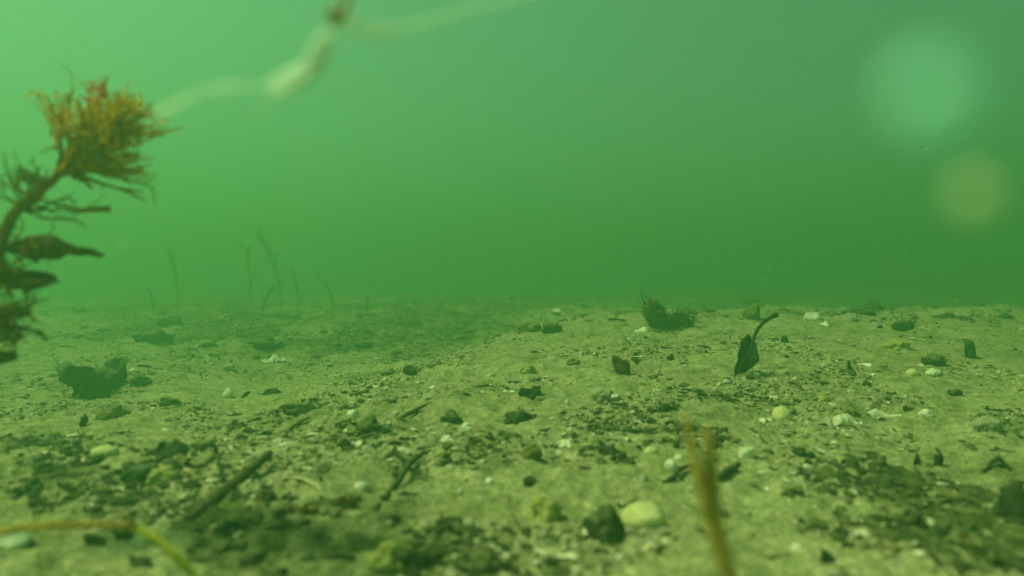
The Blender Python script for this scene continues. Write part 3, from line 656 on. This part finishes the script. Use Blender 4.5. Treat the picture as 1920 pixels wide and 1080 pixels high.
def small_weedy(px, py, w, h, label, seed, m='weeddark', stone='dark'):
    g0 = G(px, py); d = g0.y; e = empty('weedy_stone', g0); tag(e, label, 'stone'); rs = random.Random(seed)
    V, Fc = rock_mesh(w / F * d, w / F * d * .8, h / F * d * .8, seed, .3, 2, 3); o = link('stone_body', V, Fc, M[stone], e); o.location = (0, .01, h / F * d * .25)
    f = Fil()
    for k in range(60):
        f.strand(P(px + rs.uniform(-.5, .5) * w, py - rs.uniform(0, .9) * h, d + .005) - g0, (rs.gauss(0, 1), -.5, rs.gauss(.6, .5)), h / F * d * rs.uniform(.2, .5), .0006, rs, .9, 3, 4, 1)
    f.build('weed_tuft', m, e); return e
small_weedy(1700, 620, 40, 30, 'brown weedy stone with a gap at its foot on the right of the bank', 31)
small_weedy(1410, 575, 34, 26, 'dim greenish weedy stone beyond the standing leaf stalk', 32)
small_weedy(650, 958, 34, 30, 'reddish brown weedy pebble at the edge of the dark silt', 33, 'algaedark', 'brown')
small_weedy(570, 975, 50, 26, 'brown weedy lump above the dark silt at the front', 34, 'algaedark', 'brown')

# ------------------------------------------------------------------ seaweed sprig close to the lens, left
SD = 0.30
def sp(px, py, dd=0.0): return P(px, py, SD + dd)
root = P(-75, 1100, SD); root.z = float(H(root.x, root.y))
sw = empty('seaweed_sprig', root); tag(sw, 'bushy yellow brown seaweed sprig with an orange red tip close at the left', 'seaweed')
q = smooth_path([root] + [sp(-70, 950), sp(-55, 800), sp(-40, 680), sp(-12, 560), sp(0, 470), sp(22, 405), sp(60, 372), sp(112, 322), sp(150, 262), sp(176, 205)], 8, .0006, 2)
V, Fc = tube([p - root for p in q], lerp_list([.0032, .0030, .0027, .0025, .0022, .0022, .0027, .0025, .0020, .0014, .0007], len(q)), 8, .3, 1); link('stem', V, Fc, M['algaestem'], sw)
rs = random.Random(21)
def tuft(f, start, ends, r, n, spread=10, branch=1, lr=(.8, 1.05), bend=.45, dz=.02):
    for k in range(n):
        ex, ey = rs.choice(ends); sx, sy = rs.choice(start)
        a = sp(sx + rs.gauss(0, 4), sy + rs.gauss(0, 4), rs.uniform(-.3, .3) * dz); b = sp(ex + rs.gauss(0, spread), ey + rs.gauss(0, spread), rs.uniform(-1, 1) * dz)
        v = b - a; f.strand(a - root, v, v.length * rs.uniform(*lr) * .98, r * 1.18 * rs.uniform(.7, 1.3), rs, bend, 4, 8, branch)
crown = Fil()
tuft(crown, [(120, 315), (140, 290), (150, 262)], [(75, 150), (88, 165), (100, 190)], .00070, 9, 6, bend=.18)
tuft(crown, [(112, 322), (140, 290), (150, 262), (160, 240)], [(150, 185), (190, 165), (220, 170), (255, 155), (262, 185), (270, 195)], .00080, 34, 8, lr=(.6,.9), bend=.25)
tuft(crown, [(112, 322), (140, 290), (155, 262)], [(300, 215), (290, 222), (262, 232), (240, 215)], .00080, 22, 5, lr=(.7,.98), bend=.2)
tuft(crown, [(130, 300), (150, 300)], [(250, 285), (270, 292), (265, 280)], .00075, 9, 4, lr=(.8,.95), bend=.2)
tuft(crown, [(115, 320), (140, 310)], [(283, 320), (255, 330), (270, 310)], .00080, 11, 5, lr=(.8,.95), bend=.2)
tuft(crown, [(120, 315), (150, 275)], [(165, 140), (172, 160)], .00040, 5, 4)
crown.build('crown_filaments', 'algae', sw)
dk = Fil()
tuft(dk, [(105, 325), (120, 315), (140, 300)], [(150, 240), (185, 290), (200, 315), (175, 335), (210, 300), (130, 260), (165, 215), (200, 240)], .00080, 24, 9, lr=(.5,.8))
tuft(dk, [(60, 372), (85, 345)], [(45, 300), (25, 320), (10, 335), (60, 320), (100, 330)], .00045, 18, 7)
tuft(dk, [(22, 405), (40, 390)], [(-5, 270), (48, 265), (20, 330), (-20, 350)], .00035, 6, 5, 0)
tuft(dk, [(60, 372), (40, 395)], [(110, 388), (150, 392), (140, 385)], .00045, 9, 4)
tuft(dk, [(0, 470), (5, 500)], [(30, 440), (60, 470), (40, 520), (-20, 480)], .00045, 14, 8)
tuft(dk, [(-10, 530), (0, 510)], [(60, 510), (105, 528), (70, 535), (40, 525), (20, 515)], .00080, 22, 4, lr=(.6,.85), bend=.3)
tuft(dk, [(-30, 600), (-20, 580)], [(40, 575), (55, 590), (85, 590), (20, 600), (40, 615), (75, 590)], .00080, 20, 5, lr=(.5,.85), bend=.3)
tuft(dk, [(-40, 640), (-30, 620)], [(20, 620), (50, 625), (60, 618), (10, 635)], .00080, 13, 5, lr=(.5,.85), bend=.3)
tuft(dk, [(5, 465), (40, 460)], [(90, 450), (120, 468), (100, 480), (60, 490), (70, 500)], .00050, 26, 6, lr=(.4, .9), bend=.5)
tuft(dk, [(-5, 520), (30, 525)], [(80, 515), (100, 545), (50, 550), (20, 560)], .00045, 26, 8, lr=(.4, .9), bend=.6)
tuft(dk, [(-10, 600), (20, 610)], [(60, 600), (80, 640), (30, 650), (95, 575)], .00045, 22, 9, lr=(.4, .9), bend=.6)
dk.build('side_filaments', 'algaedark', sw)
rd = Fil()
for k in range(20):
    a = sp(rs.gauss(184, 12), rs.gauss(184, 12), rs.uniform(-.006, .004)); rd.strand(a - root, (rs.gauss(0, .6), -.2, rs.gauss(.4, .6)), .0045, .0007, rs, .7, 5, 4, 0)
rd.build('red_tip', 'algaered', sw)
def spleaf(name, outline, m, curl, sd, th=.0006):
    cx, cy = outline[0]; o = sheet([((px - cx) / F * SD, -(py - cy) / F * SD) for px, py in outline], m, name, th, curl, sd, sw, 2)
    o.location = sp(cx, cy, -.003) - root; return o
spleaf('dark_frond', [(2, 458), (30, 440), (60, 436), (90, 446), (125, 460), (158, 463), (176, 474), (168, 479), (140, 476), (110, 478), (80, 484), (48, 488), (20, 480)], 'frond', .25, 3)
spleaf('lower_frond', [(-40, 665), (-10, 655), (22, 660), (24, 672), (10, 682), (-30, 690)], 'frond', .2, 6)
spleaf('lower_frond', [(-10, 520), (20, 508), (60, 506), (95, 520), (112, 530), (70, 538), (20, 538)], 'frond', .3, 9)
q = smooth_path([sp(70, 372), sp(110, 385), (sp(150, 394)), sp(205, 391)], 8, .0004, 4)
V, Fc = tube([p - root for p in q], lerp_list([.0006, .0007, .0012, .0016], len(q)), 6, .3, 1); link('side_stalk', V, Fc, M['twigbrown'], sw)

# ------------------------------------------------------------------ forked brown stalk close to the lens, right of centre
FD = 0.165
b0 = P(1385, 1300, FD); b0 = Vector((b0.x, b0.y, float(H(b0.x, b0.y)) - .002))
fk = empty('forked_stalk', b0); tag(fk, 'blurred brown forked stalk rising from the bottom edge right of centre', 'stalk')
def fp(px, py, dd=0): return P(px, py, FD + dd) - b0
q = smooth_path([Vector((0, 0, 0)), fp(1374, 1130), fp(1356, 1050), fp(1340, 985), fp(1330, 945)], 8, .0004, 5)
V, Fc = tube(q, lerp_list([.0024, .0022, .0023, .0026, .0030], len(q)), 10, .15, 2, .5); link('stem', V, Fc, M['tanstalk'], fk)
q = smooth_path([fp(1326, 960), fp(1309, 885), fp(1298, 835), fp(1284, 782)], 8, .0004, 6); V, Fc = tube(q, lerp_list([.0022, .0020, .0017, .0013], len(q)), 8, .15, 3, .5); link('branch', V, Fc, M['tanstalk'], fk)
q = smooth_path([fp(1336, 960), fp(1334, 895), fp(1331, 850), fp(1326, 800)], 8, .0004, 7); V, Fc = tube(q, lerp_list([.0022, .0018, .0015, .0011], len(q)), 8, .15, 3, .5); link('branch', V, Fc, M['tanstalk'], fk)

# ------------------------------------------------------------------ jointed twig bottom left
TD = 0.235
t0 = P(250, 985, TD); tg = G(-60, 1040)
jt = empty('jointed_twig', t0); tag(jt, 'jointed twig at the bottom left, brown to its joint and yellow beyond', 'twig')
def jp(px, py, dd=0): return P(px, py, TD + dd) - t0
q = smooth_path([tg - t0 + Vector((-.03, 0, 0)), jp(0, 998, .01), jp(90, 986), jp(180, 984), jp(244, 986)], 8, .0004, 8); V, Fc = tube(q, lerp_list([.0014, .0015, .0013, .0011, .0013], len(q)), 8, .2, 3); link('brown_stem', V, Fc, M['twigbrown'], jt)
q = smooth_path([jp(250, 985), jp(292, 1010), jp(333, 1046), jp(368, 1084), jp(400, 1125), jp(420, 1190, -.02)], 8, .0003, 9); V, Fc = tube(q, lerp_list([.0012, .0014, .0016, .0015, .0014, .0012], len(q)), 8, .1, 3); link('yellow_stem', V, Fc, M['twigyellow'], jt)
V, Fc = rock_mesh(.0045, .004, .0048, 77, .3, 0, 3); o = link('joint', V, Fc, M['algaestem'], jt); o.location = jp(246, 986)
q = [jp(246, 984), jp(243, 972), jp(240, 960)]; V, Fc = tube(q, [.0012, .0010, .0005], 6); link('bud', V, Fc, M['algaestem'], jt)

# ------------------------------------------------------------------ pale slimy strand drifting very near the lens
LD = 0.115
k0 = P(628, 32, LD); st = empty('slimy_strand', k0); tag(st, 'blurred pale slimy strand with a brown knot hanging into the top of view', 'strand')
def kp(px, py, dd=0): return P(px, py, LD + dd) - k0
def kr(px): return px / F * LD
def rope(name, pts, rad, n, sd, m='slime'):
    rs = random.Random(sd); f = Fil(); base = smooth_path([kp(*p) for p in pts], 8, .0002, sd); RR = lerp_list([kr(r) for r in rad], len(base))
    for k in range(n):
        a0 = rs.uniform(0, 6.28); rr = math.sqrt(rs.random()); tw = rs.uniform(-2, 2); q = []
        for i, p in enumerate(base):
            a = a0 + tw * i / len(base); q.append(p + Vector((math.cos(a), math.sin(a) * .6, math.sin(a) * .8)) * RR[i] * rr)
        i0 = rs.randrange(0, len(q) // 4 + 1); i1 = len(q) - rs.randrange(0, len(q) // 4 + 1); q = q[i0:i1]
        V, Fc = tube(q, lerp_list([kr(2.0), kr(6.0), kr(6.5), kr(2.5)], len(q)), 6, .3, k); f.add(V, Fc)
    return f.build(name, m, st)
def sl_(name, pts, rad, m='slime', sd=1, fl=.8):
    q = smooth_path([kp(*p) for p in pts], 8, .0003, sd); V, Fc = tube(q, lerp_list([kr(r) for r in rad], len(q)), 10, .35, sd, fl); return link(name, V, Fc, M[m], st)
rope('thick_strand', [(622, 50), (608, 72), (600, 98), (585, 125), (555, 145), (530, 160), (512, 172)], [8, 15, 18, 17, 24, 28, 15], 16, 2)
sl_('thin_strand', [(530, 158), (490, 160), (430, 163), (380, 172), (330, 195), (298, 214), (280, 222)], [4, 2.4, 5.5, 2.4, 5.0, 5.5, 1.5], sd=3)
sl_('trailing_wisp', [(520, 172), (495, 195), (478, 215)], [5, 3, 2], sd=4)
rope('right_strand', [(655, 46), (682, 56), (715, 58), (760, 50)], [8, 14, 15, 8], 9, 5)
sl_('thin_strand', [(750, 52), (810, 36), (870, 18), (940, 2), (1030, -25)], [4, 3.0, 2.6, 2.4, 2.2], sd=6)
sl_('hanging_stem', [(640, 30), (652, -10), (660, -80), (655, -200), (650, -420)], [6, 7, 6, 5, 4], 'algaestem', sd=7)
V, Fc = rock_mesh(kr(28), kr(24), kr(40), 12, .35, 0, 3); o = link('knot', V, Fc, M['knot'], st); o.location = kp(628, 30)
V, Fc = rock_mesh(kr(40), kr(24), kr(46), 15, .35, 0, 3); o = link('slime_clot', V, Fc, M['slime'], st); o.location = kp(648, 26, .004)

# ------------------------------------------------------------------ two flecks right in front of the lens
def fleck(px, py, d, w, m, label, s):
    p = P(px, py, d); V, Fc = rock_mesh(w, w, w, s, .18, 0, 3); o = link('floating_fleck', V, Fc, M[m]); o.location = p; tag(o, label, 'fleck')
fleck(1742, 176, .0250, .0022, 'fleckcyan', 'larger pale cyan fleck floating out of focus at the upper right', 3)
fleck(1826, 364, .0370, .0017, 'fleckdim', 'smaller olive fleck floating out of focus below the cyan one', 4)

# ------------------------------------------------------------------ thin weeds standing far off on the left
def weed(px, py, top, lean, label, n=6, m='weed', seed=1, w=1.0):
    g0 = G(px, py); d = g0.y; e = empty('water_weed', g0); tag(e, label, 'water plant', 'thin weeds on the left skyline'); rs = random.Random(seed)
    h = (py - top) / F * d
    q = smooth_path([Vector((0, 0, -.004)), Vector((lean * h * .15, 0, h * .4)), Vector((lean * h * .5, 0, h * .75)), Vector((lean * h, 0, h))], 8, .002, seed)
    V, Fc = tube(q, lerp_list([.0013 * w, .0012 * w, .0010 * w, .0005], len(q)), 6, .3, seed); link('stem', V, Fc, M[m], e)
    f = Fil()
    for k in range(n * 9):
        i = rs.randrange(int(len(q) * .2), len(q)); f.strand(q[i], (rs.gauss(0, .45) + lean * .5, rs.gauss(0, .45), 1.3), h * rs.uniform(.10, .30), .0009 * w, rs, .35, 3, 5, 0)
    f.build('leaves', m, e)
weed(335, 590, 474, -.14, 'tall thin weed with a pale tip standing alone at left', 7, 'weed', 1, 1.1)
weed(528, 592, 440, -.30, 'tallest thin weed leaning left near a cluster', 6, 'weed', 2, 1.3)
weed(470, 592, 470, -.05, 'bushy faint weed left of the tallest one', 8, 'weed', 3)
weed(562, 592, 515, -.16, 'short dark weed right of the tallest one', 3, 'weeddark', 4, .9)
weed(628, 596, 520, -.40, 'leaning weed with a pale tip right of the cluster', 3, 'weed', 5)
weed(288, 592, 545, -.2, 'low dark weed left of the lone tall one', 2, 'weeddark', 6)
weed(490, 594, 545, .45, 'low bushy weed at the foot of the cluster', 7, 'weeddark', 8)
weed(688, 590, 560, .1, 'low reddish weed tuft right of all the others', 4, 'weeddark', 9)

# ------------------------------------------------------------------ stuff nobody could count
def quad_bits(n, xy, size, kind, lift=0.0):
    """n tiny irregular solids on the seabed as one mesh: kind grain (squashed octahedra) or flake (bent quads with thickness) or thread"""
    x, y = xy; z = Hfine(x, y) + lift; a = rng.uniform(0, 2 * np.pi, n)
    if kind == 'grain':
        base = np.array([[1, 0, 0], [0, 1, 0], [-1, 0, 0], [0, -1, 0], [0, 0, .75], [0, 0, -.75], [.6, .6, .45], [-.65, .55, .4], [-.55, -.6, .45], [.6, -.6, .35]], float)
        fc = np.array([[0, 6, 4], [6, 1, 4], [1, 7, 4], [7, 2, 4], [2, 8, 4], [8, 3, 4], [3, 9, 4], [9, 0, 4], [6, 0, 1], [7, 1, 2], [8, 2, 3], [9, 3, 0], [1, 0, 5], [2, 1, 5], [3, 2, 5], [0, 3, 5]])
        sc = size[:, None] * np.stack([rng.uniform(.7, 1.5, n), rng.uniform(.6, 1.1, n), rng.uniform(.45, .9, n)], 1)
        v = base[None] * (1 + rng.uniform(-.28, .28, (n, len(base), 1))) * sc[:, None, :]
    elif kind == 'flake':
        K = 7; th = np.linspace(0, 2 * np.pi, K, endpoint=False)
        ring = np.stack([np.cos(th), np.sin(th), 0 * th], 1)
        base = np.concatenate([ring, ring, [[0, 0, .0], [0, 0, 0]]])
        v = np.repeat(base[None], n, 0); rr = rng.uniform(.35, 1.25, (n, K)); v[:, :K, :2] *= rr[..., None]; v[:, K:2 * K, :2] *= rr[..., None]
        zz = rng.uniform(-.28, .28, (n, K)); v[:, :K, 2] = zz; v[:, K:2 * K, 2] = zz - .10; v[:, 2 * K, 2] = .15; v[:, 2 * K + 1, 2] = .05
        v[:, :, 0] *= rng.uniform(.8, 1.9, (n, 1)); v *= size[:, None, None]
        fc = []
        for k in range(K):
            k2 = (k + 1) % K; fc += [[k, k2, 2 * K], [K + k2, K + k, 2 * K + 1], [k, K + k, K + k2], [k, K + k2, k2]]
        fc = np.array(fc)
    else:
        S = 5; t = np.linspace(0, 1, S); L = size
        v = np.zeros((n, S * 3, 3)); bx = rng.normal(0, .28, (n, 1)); by = rng.normal(0, .28, (n, 1)); cu = rng.normal(0, .35, (n, 1))
        cx = bx * t + cu * t * t; cz = t[None].repeat(n, 0) ; 
        for j in range(3):
            aj = 2 * np.pi * j / 3; wd = .035 * (1 - t * .75)
            v[:, j::3, 0] = cx + wd * np.cos(aj); v[:, j::3, 1] = by * t + wd * np.sin(aj); v[:, j::3, 2] = cz
        v *= L[:, None, None]; fc = []
        for s in range(S - 1):
            for j in range(3):
                j2 = (j + 1) % 3; fc += [[3 * s + j, 3 * s + j2, 3 * s + 3 + j2], [3 * s + j, 3 * s + 3 + j2, 3 * s + 3 + j]]
        fc = np.array(fc)
    if kind != 'thread':
        tx = rng.normal(0, .35 if kind == 'grain' else .55, n); c, s = np.cos(tx), np.sin(tx)
        vy = v[..., 1] * c[:, None] - v[..., 2] * s[:, None]; vz = v[..., 1] * s[:, None] + v[..., 2] * c[:, None]; v = np.stack([v[..., 0], vy, vz], -1)
    c, s = np.cos(a)[:, None], np.sin(a)[:, None]
    v = np.stack([v[..., 0] * c - v[..., 1] * s + x[:, None], v[..., 0] * s + v[..., 1] * c + y[:, None], v[..., 2] + z[:, None]], -1)
    k = v.shape[1]; Fx = (fc[None] + (np.arange(n) * k)[:, None, None]).reshape(-1, fc.shape[1])
    return v.reshape(-1, 3), Fx
def spots(n, ylo=0.18, yhi=4.5, silt=0.0, gravel=0.0, p=1.0, wide=1.05):
    """random ground places, thinning with distance; silt > 0 keeps to the silty places"""
    X = []; Y = []; tot = 0
    while tot < n:
        m = n * 3; y = ylo * (yhi / ylo) ** (rng.random(m) ** p); x = rng.uniform(-wide, wide, m) * y + rng.uniform(-.12, .12, m)
        w = np.ones(m)
        if silt: w = np.clip(silt_fade_at(x, y) * silt + (1 - silt) * .3, 0, 1)
        w = w * np.clip(.40 + 1.7 * fbm(x, y, .09, 3, 61), .02, 1)
        k = rng.random(m) < w; X.append(x[k]); Y.append(y[k]); tot += k.sum()
    return np.concatenate(X)[:n], np.concatenate(Y)[:n]
def stuff(name, n, xy, smin, smax, kind, m, label, cat, lift=0.0, pw=2.2):
    size = smin + (smax - smin) * rng.random(n) ** pw
    V, Fx = quad_bits(n, xy, size, kind, lift); o = link_np(name, V, Fx, m, False); return tag(o, label, cat, None, 'stuff')
m_gr = islands('grit', [(0, (0.072, 0.072, 0.036)), (0.2, (0.173, 0.158, 0.079)), (0.55, (0.288, 0.259, 0.144)), (0.8, (0.360, 0.331, 0.216)), (1, (0.446, 0.432, 0.331))])
m_sh = islands('shell_bits', [(0, (0.45, 0.42, 0.24)), (0.4, (0.60, 0.57, 0.42)), (0.75, (0.75, 0.73, 0.60)), (1, (0.56, 0.44, 0.15))], 0.0, 0.6)
m_db = islands('dark_bits', [(0, (0.020, 0.027, 0.012)), (0.3, (0.055, 0.066, 0.024)), (0.75, (0.10, 0.11, 0.042)), (1, (0.17, 0.15, 0.06))])
m_th = islands('brown_threads', [(0, (0.022, 0.026, 0.007)), (0.5, (0.060, 0.056, 0.015)), (1, (0.128, 0.112, 0.030))], 0.2)
stuff('gravel', 26000, spots(26000), .0004, .0030, 'grain', m_gr, 'sandy gravel strewn over the seabed', 'gravel')
stuff('gravel', 9000, spots(9000, .5, 1.9, p=.75), .0008, .0045, 'grain', m_gr, 'coarser gravel along the bank', 'gravel')
stuff('shell_grit', 4200, spots(4200, p=.9), .0008, .0046, 'flake', m_sh, 'white shell grit scattered over the sand', 'shell grit', .0004, 3.2)
stuff('dark_debris', 4200, spots(4200, p=.9), .0005, .0032, 'flake', m_db, 'dark crumbs of rotted leaf over the sand', 'debris', .0004, 2.6)
stuff('dark_debris', 5000, spots(5000, .18, 3.2, silt=1.0), .0006, .0042, 'flake', m_db, 'matted dark rotted leaf filling the silty patches', 'debris', .0010, 1.8)
m_cl = islands('silt_clods', [(0, (0.030, 0.040, 0.015)), (0.4, (0.055, 0.068, 0.024)), (0.8, (0.10, 0.115, 0.042)), (1, (0.15, 0.15, 0.06))])
stuff('silt_clods', 5200, spots(5200, .18, 3.4, silt=1.0), .0018, .0085, 'grain', m_cl, 'soft clods of olive silt in the dark patches', 'silt', -.0012, 1.9)
stuff('silt_clods', 2600, spots(2600, .22, 3.0), .0014, .0060, 'grain', m_gr, 'half buried sandy clods over the seabed', 'silt', -.0010, 2.2)
m_bk = islands('black_bits', [(0, (0.010, 0.014, 0.007)), (0.5, (0.022, 0.030, 0.013)), (1, (0.055, 0.066, 0.026))])
stuff('dark_debris', 800, spots(800, .17, .62, silt=1.0), .0008, .0042, 'flake', m_bk, 'black rotted flakes piled in the near silty patches', 'debris', .0010, 1.6)
stuff('silt_clods', 1100, spots(1100, .17, .62, silt=1.0), .0012, .0058, 'grain', m_cl, 'olive clods piled in the near silty patches', 'silt', .0002, 1.8)
stuff('dark_debris', 3000, spots(3000, .3, 1.5, silt=.9), .0008, .0036, 'grain', m_db, 'black grains mixed through the silty patches', 'debris', .0004)
stuff('algae_fuzz', 7000, spots(7000, .35, 3.6, silt=.95, p=.8), .003, .013, 'thread', m_th, 'short brown algae fuzz on the silty ridges', 'algae', -.0005, 2.0)
stuff('algae_fuzz', 3600, spots(3600, 1.15, 3.8, p=.8), .006, .026, 'thread', m_th, 'thin algae fuzz along the skyline', 'algae', -.0005, 2.4)
stuff('silt_clods', 1700, spots(1700, 1.15, 3.4, p=.9), .005, .020, 'grain', m_cl, 'low dark weedy clods along the skyline and in the far hollow', 'silt', -.003, 2.0)
# specks floating in the water
n = 1100; y = rng.uniform(.25, 2.6, n); x = rng.uniform(-.95, .95, n) * y; z = CZ + rng.uniform(-.12, .5, n) * y; z = np.maximum(z, H(x, y) + .02)
V, Fx = quad_bits(n, (x, y), .00025 + .0017 * rng.random(n) ** 4 * y, 'grain'); V[:, 2] += np.repeat(z - Hfine(x, y), 10)
m2 = 90; y2 = rng.uniform(.07, .35, m2); x2 = rng.uniform(-.8, .8, m2) * y2; z2 = CZ + rng.uniform(-.05, .42, m2) * y2
V2, F2 = quad_bits(m2, (x2, y2), .00018 + .00045 * rng.random(m2) ** 2, 'grain'); V2[:, 2] += np.repeat(z2 - Hfine(x2, y2), 10)
F2 = F2 + len(V); V = np.concatenate([V, V2]); Fx = np.concatenate([Fx, F2])
tag(link_np('floating_specks', V, Fx, m_sh, False), 'pale specks drifting in the green water', 'specks', None, 'stuff')
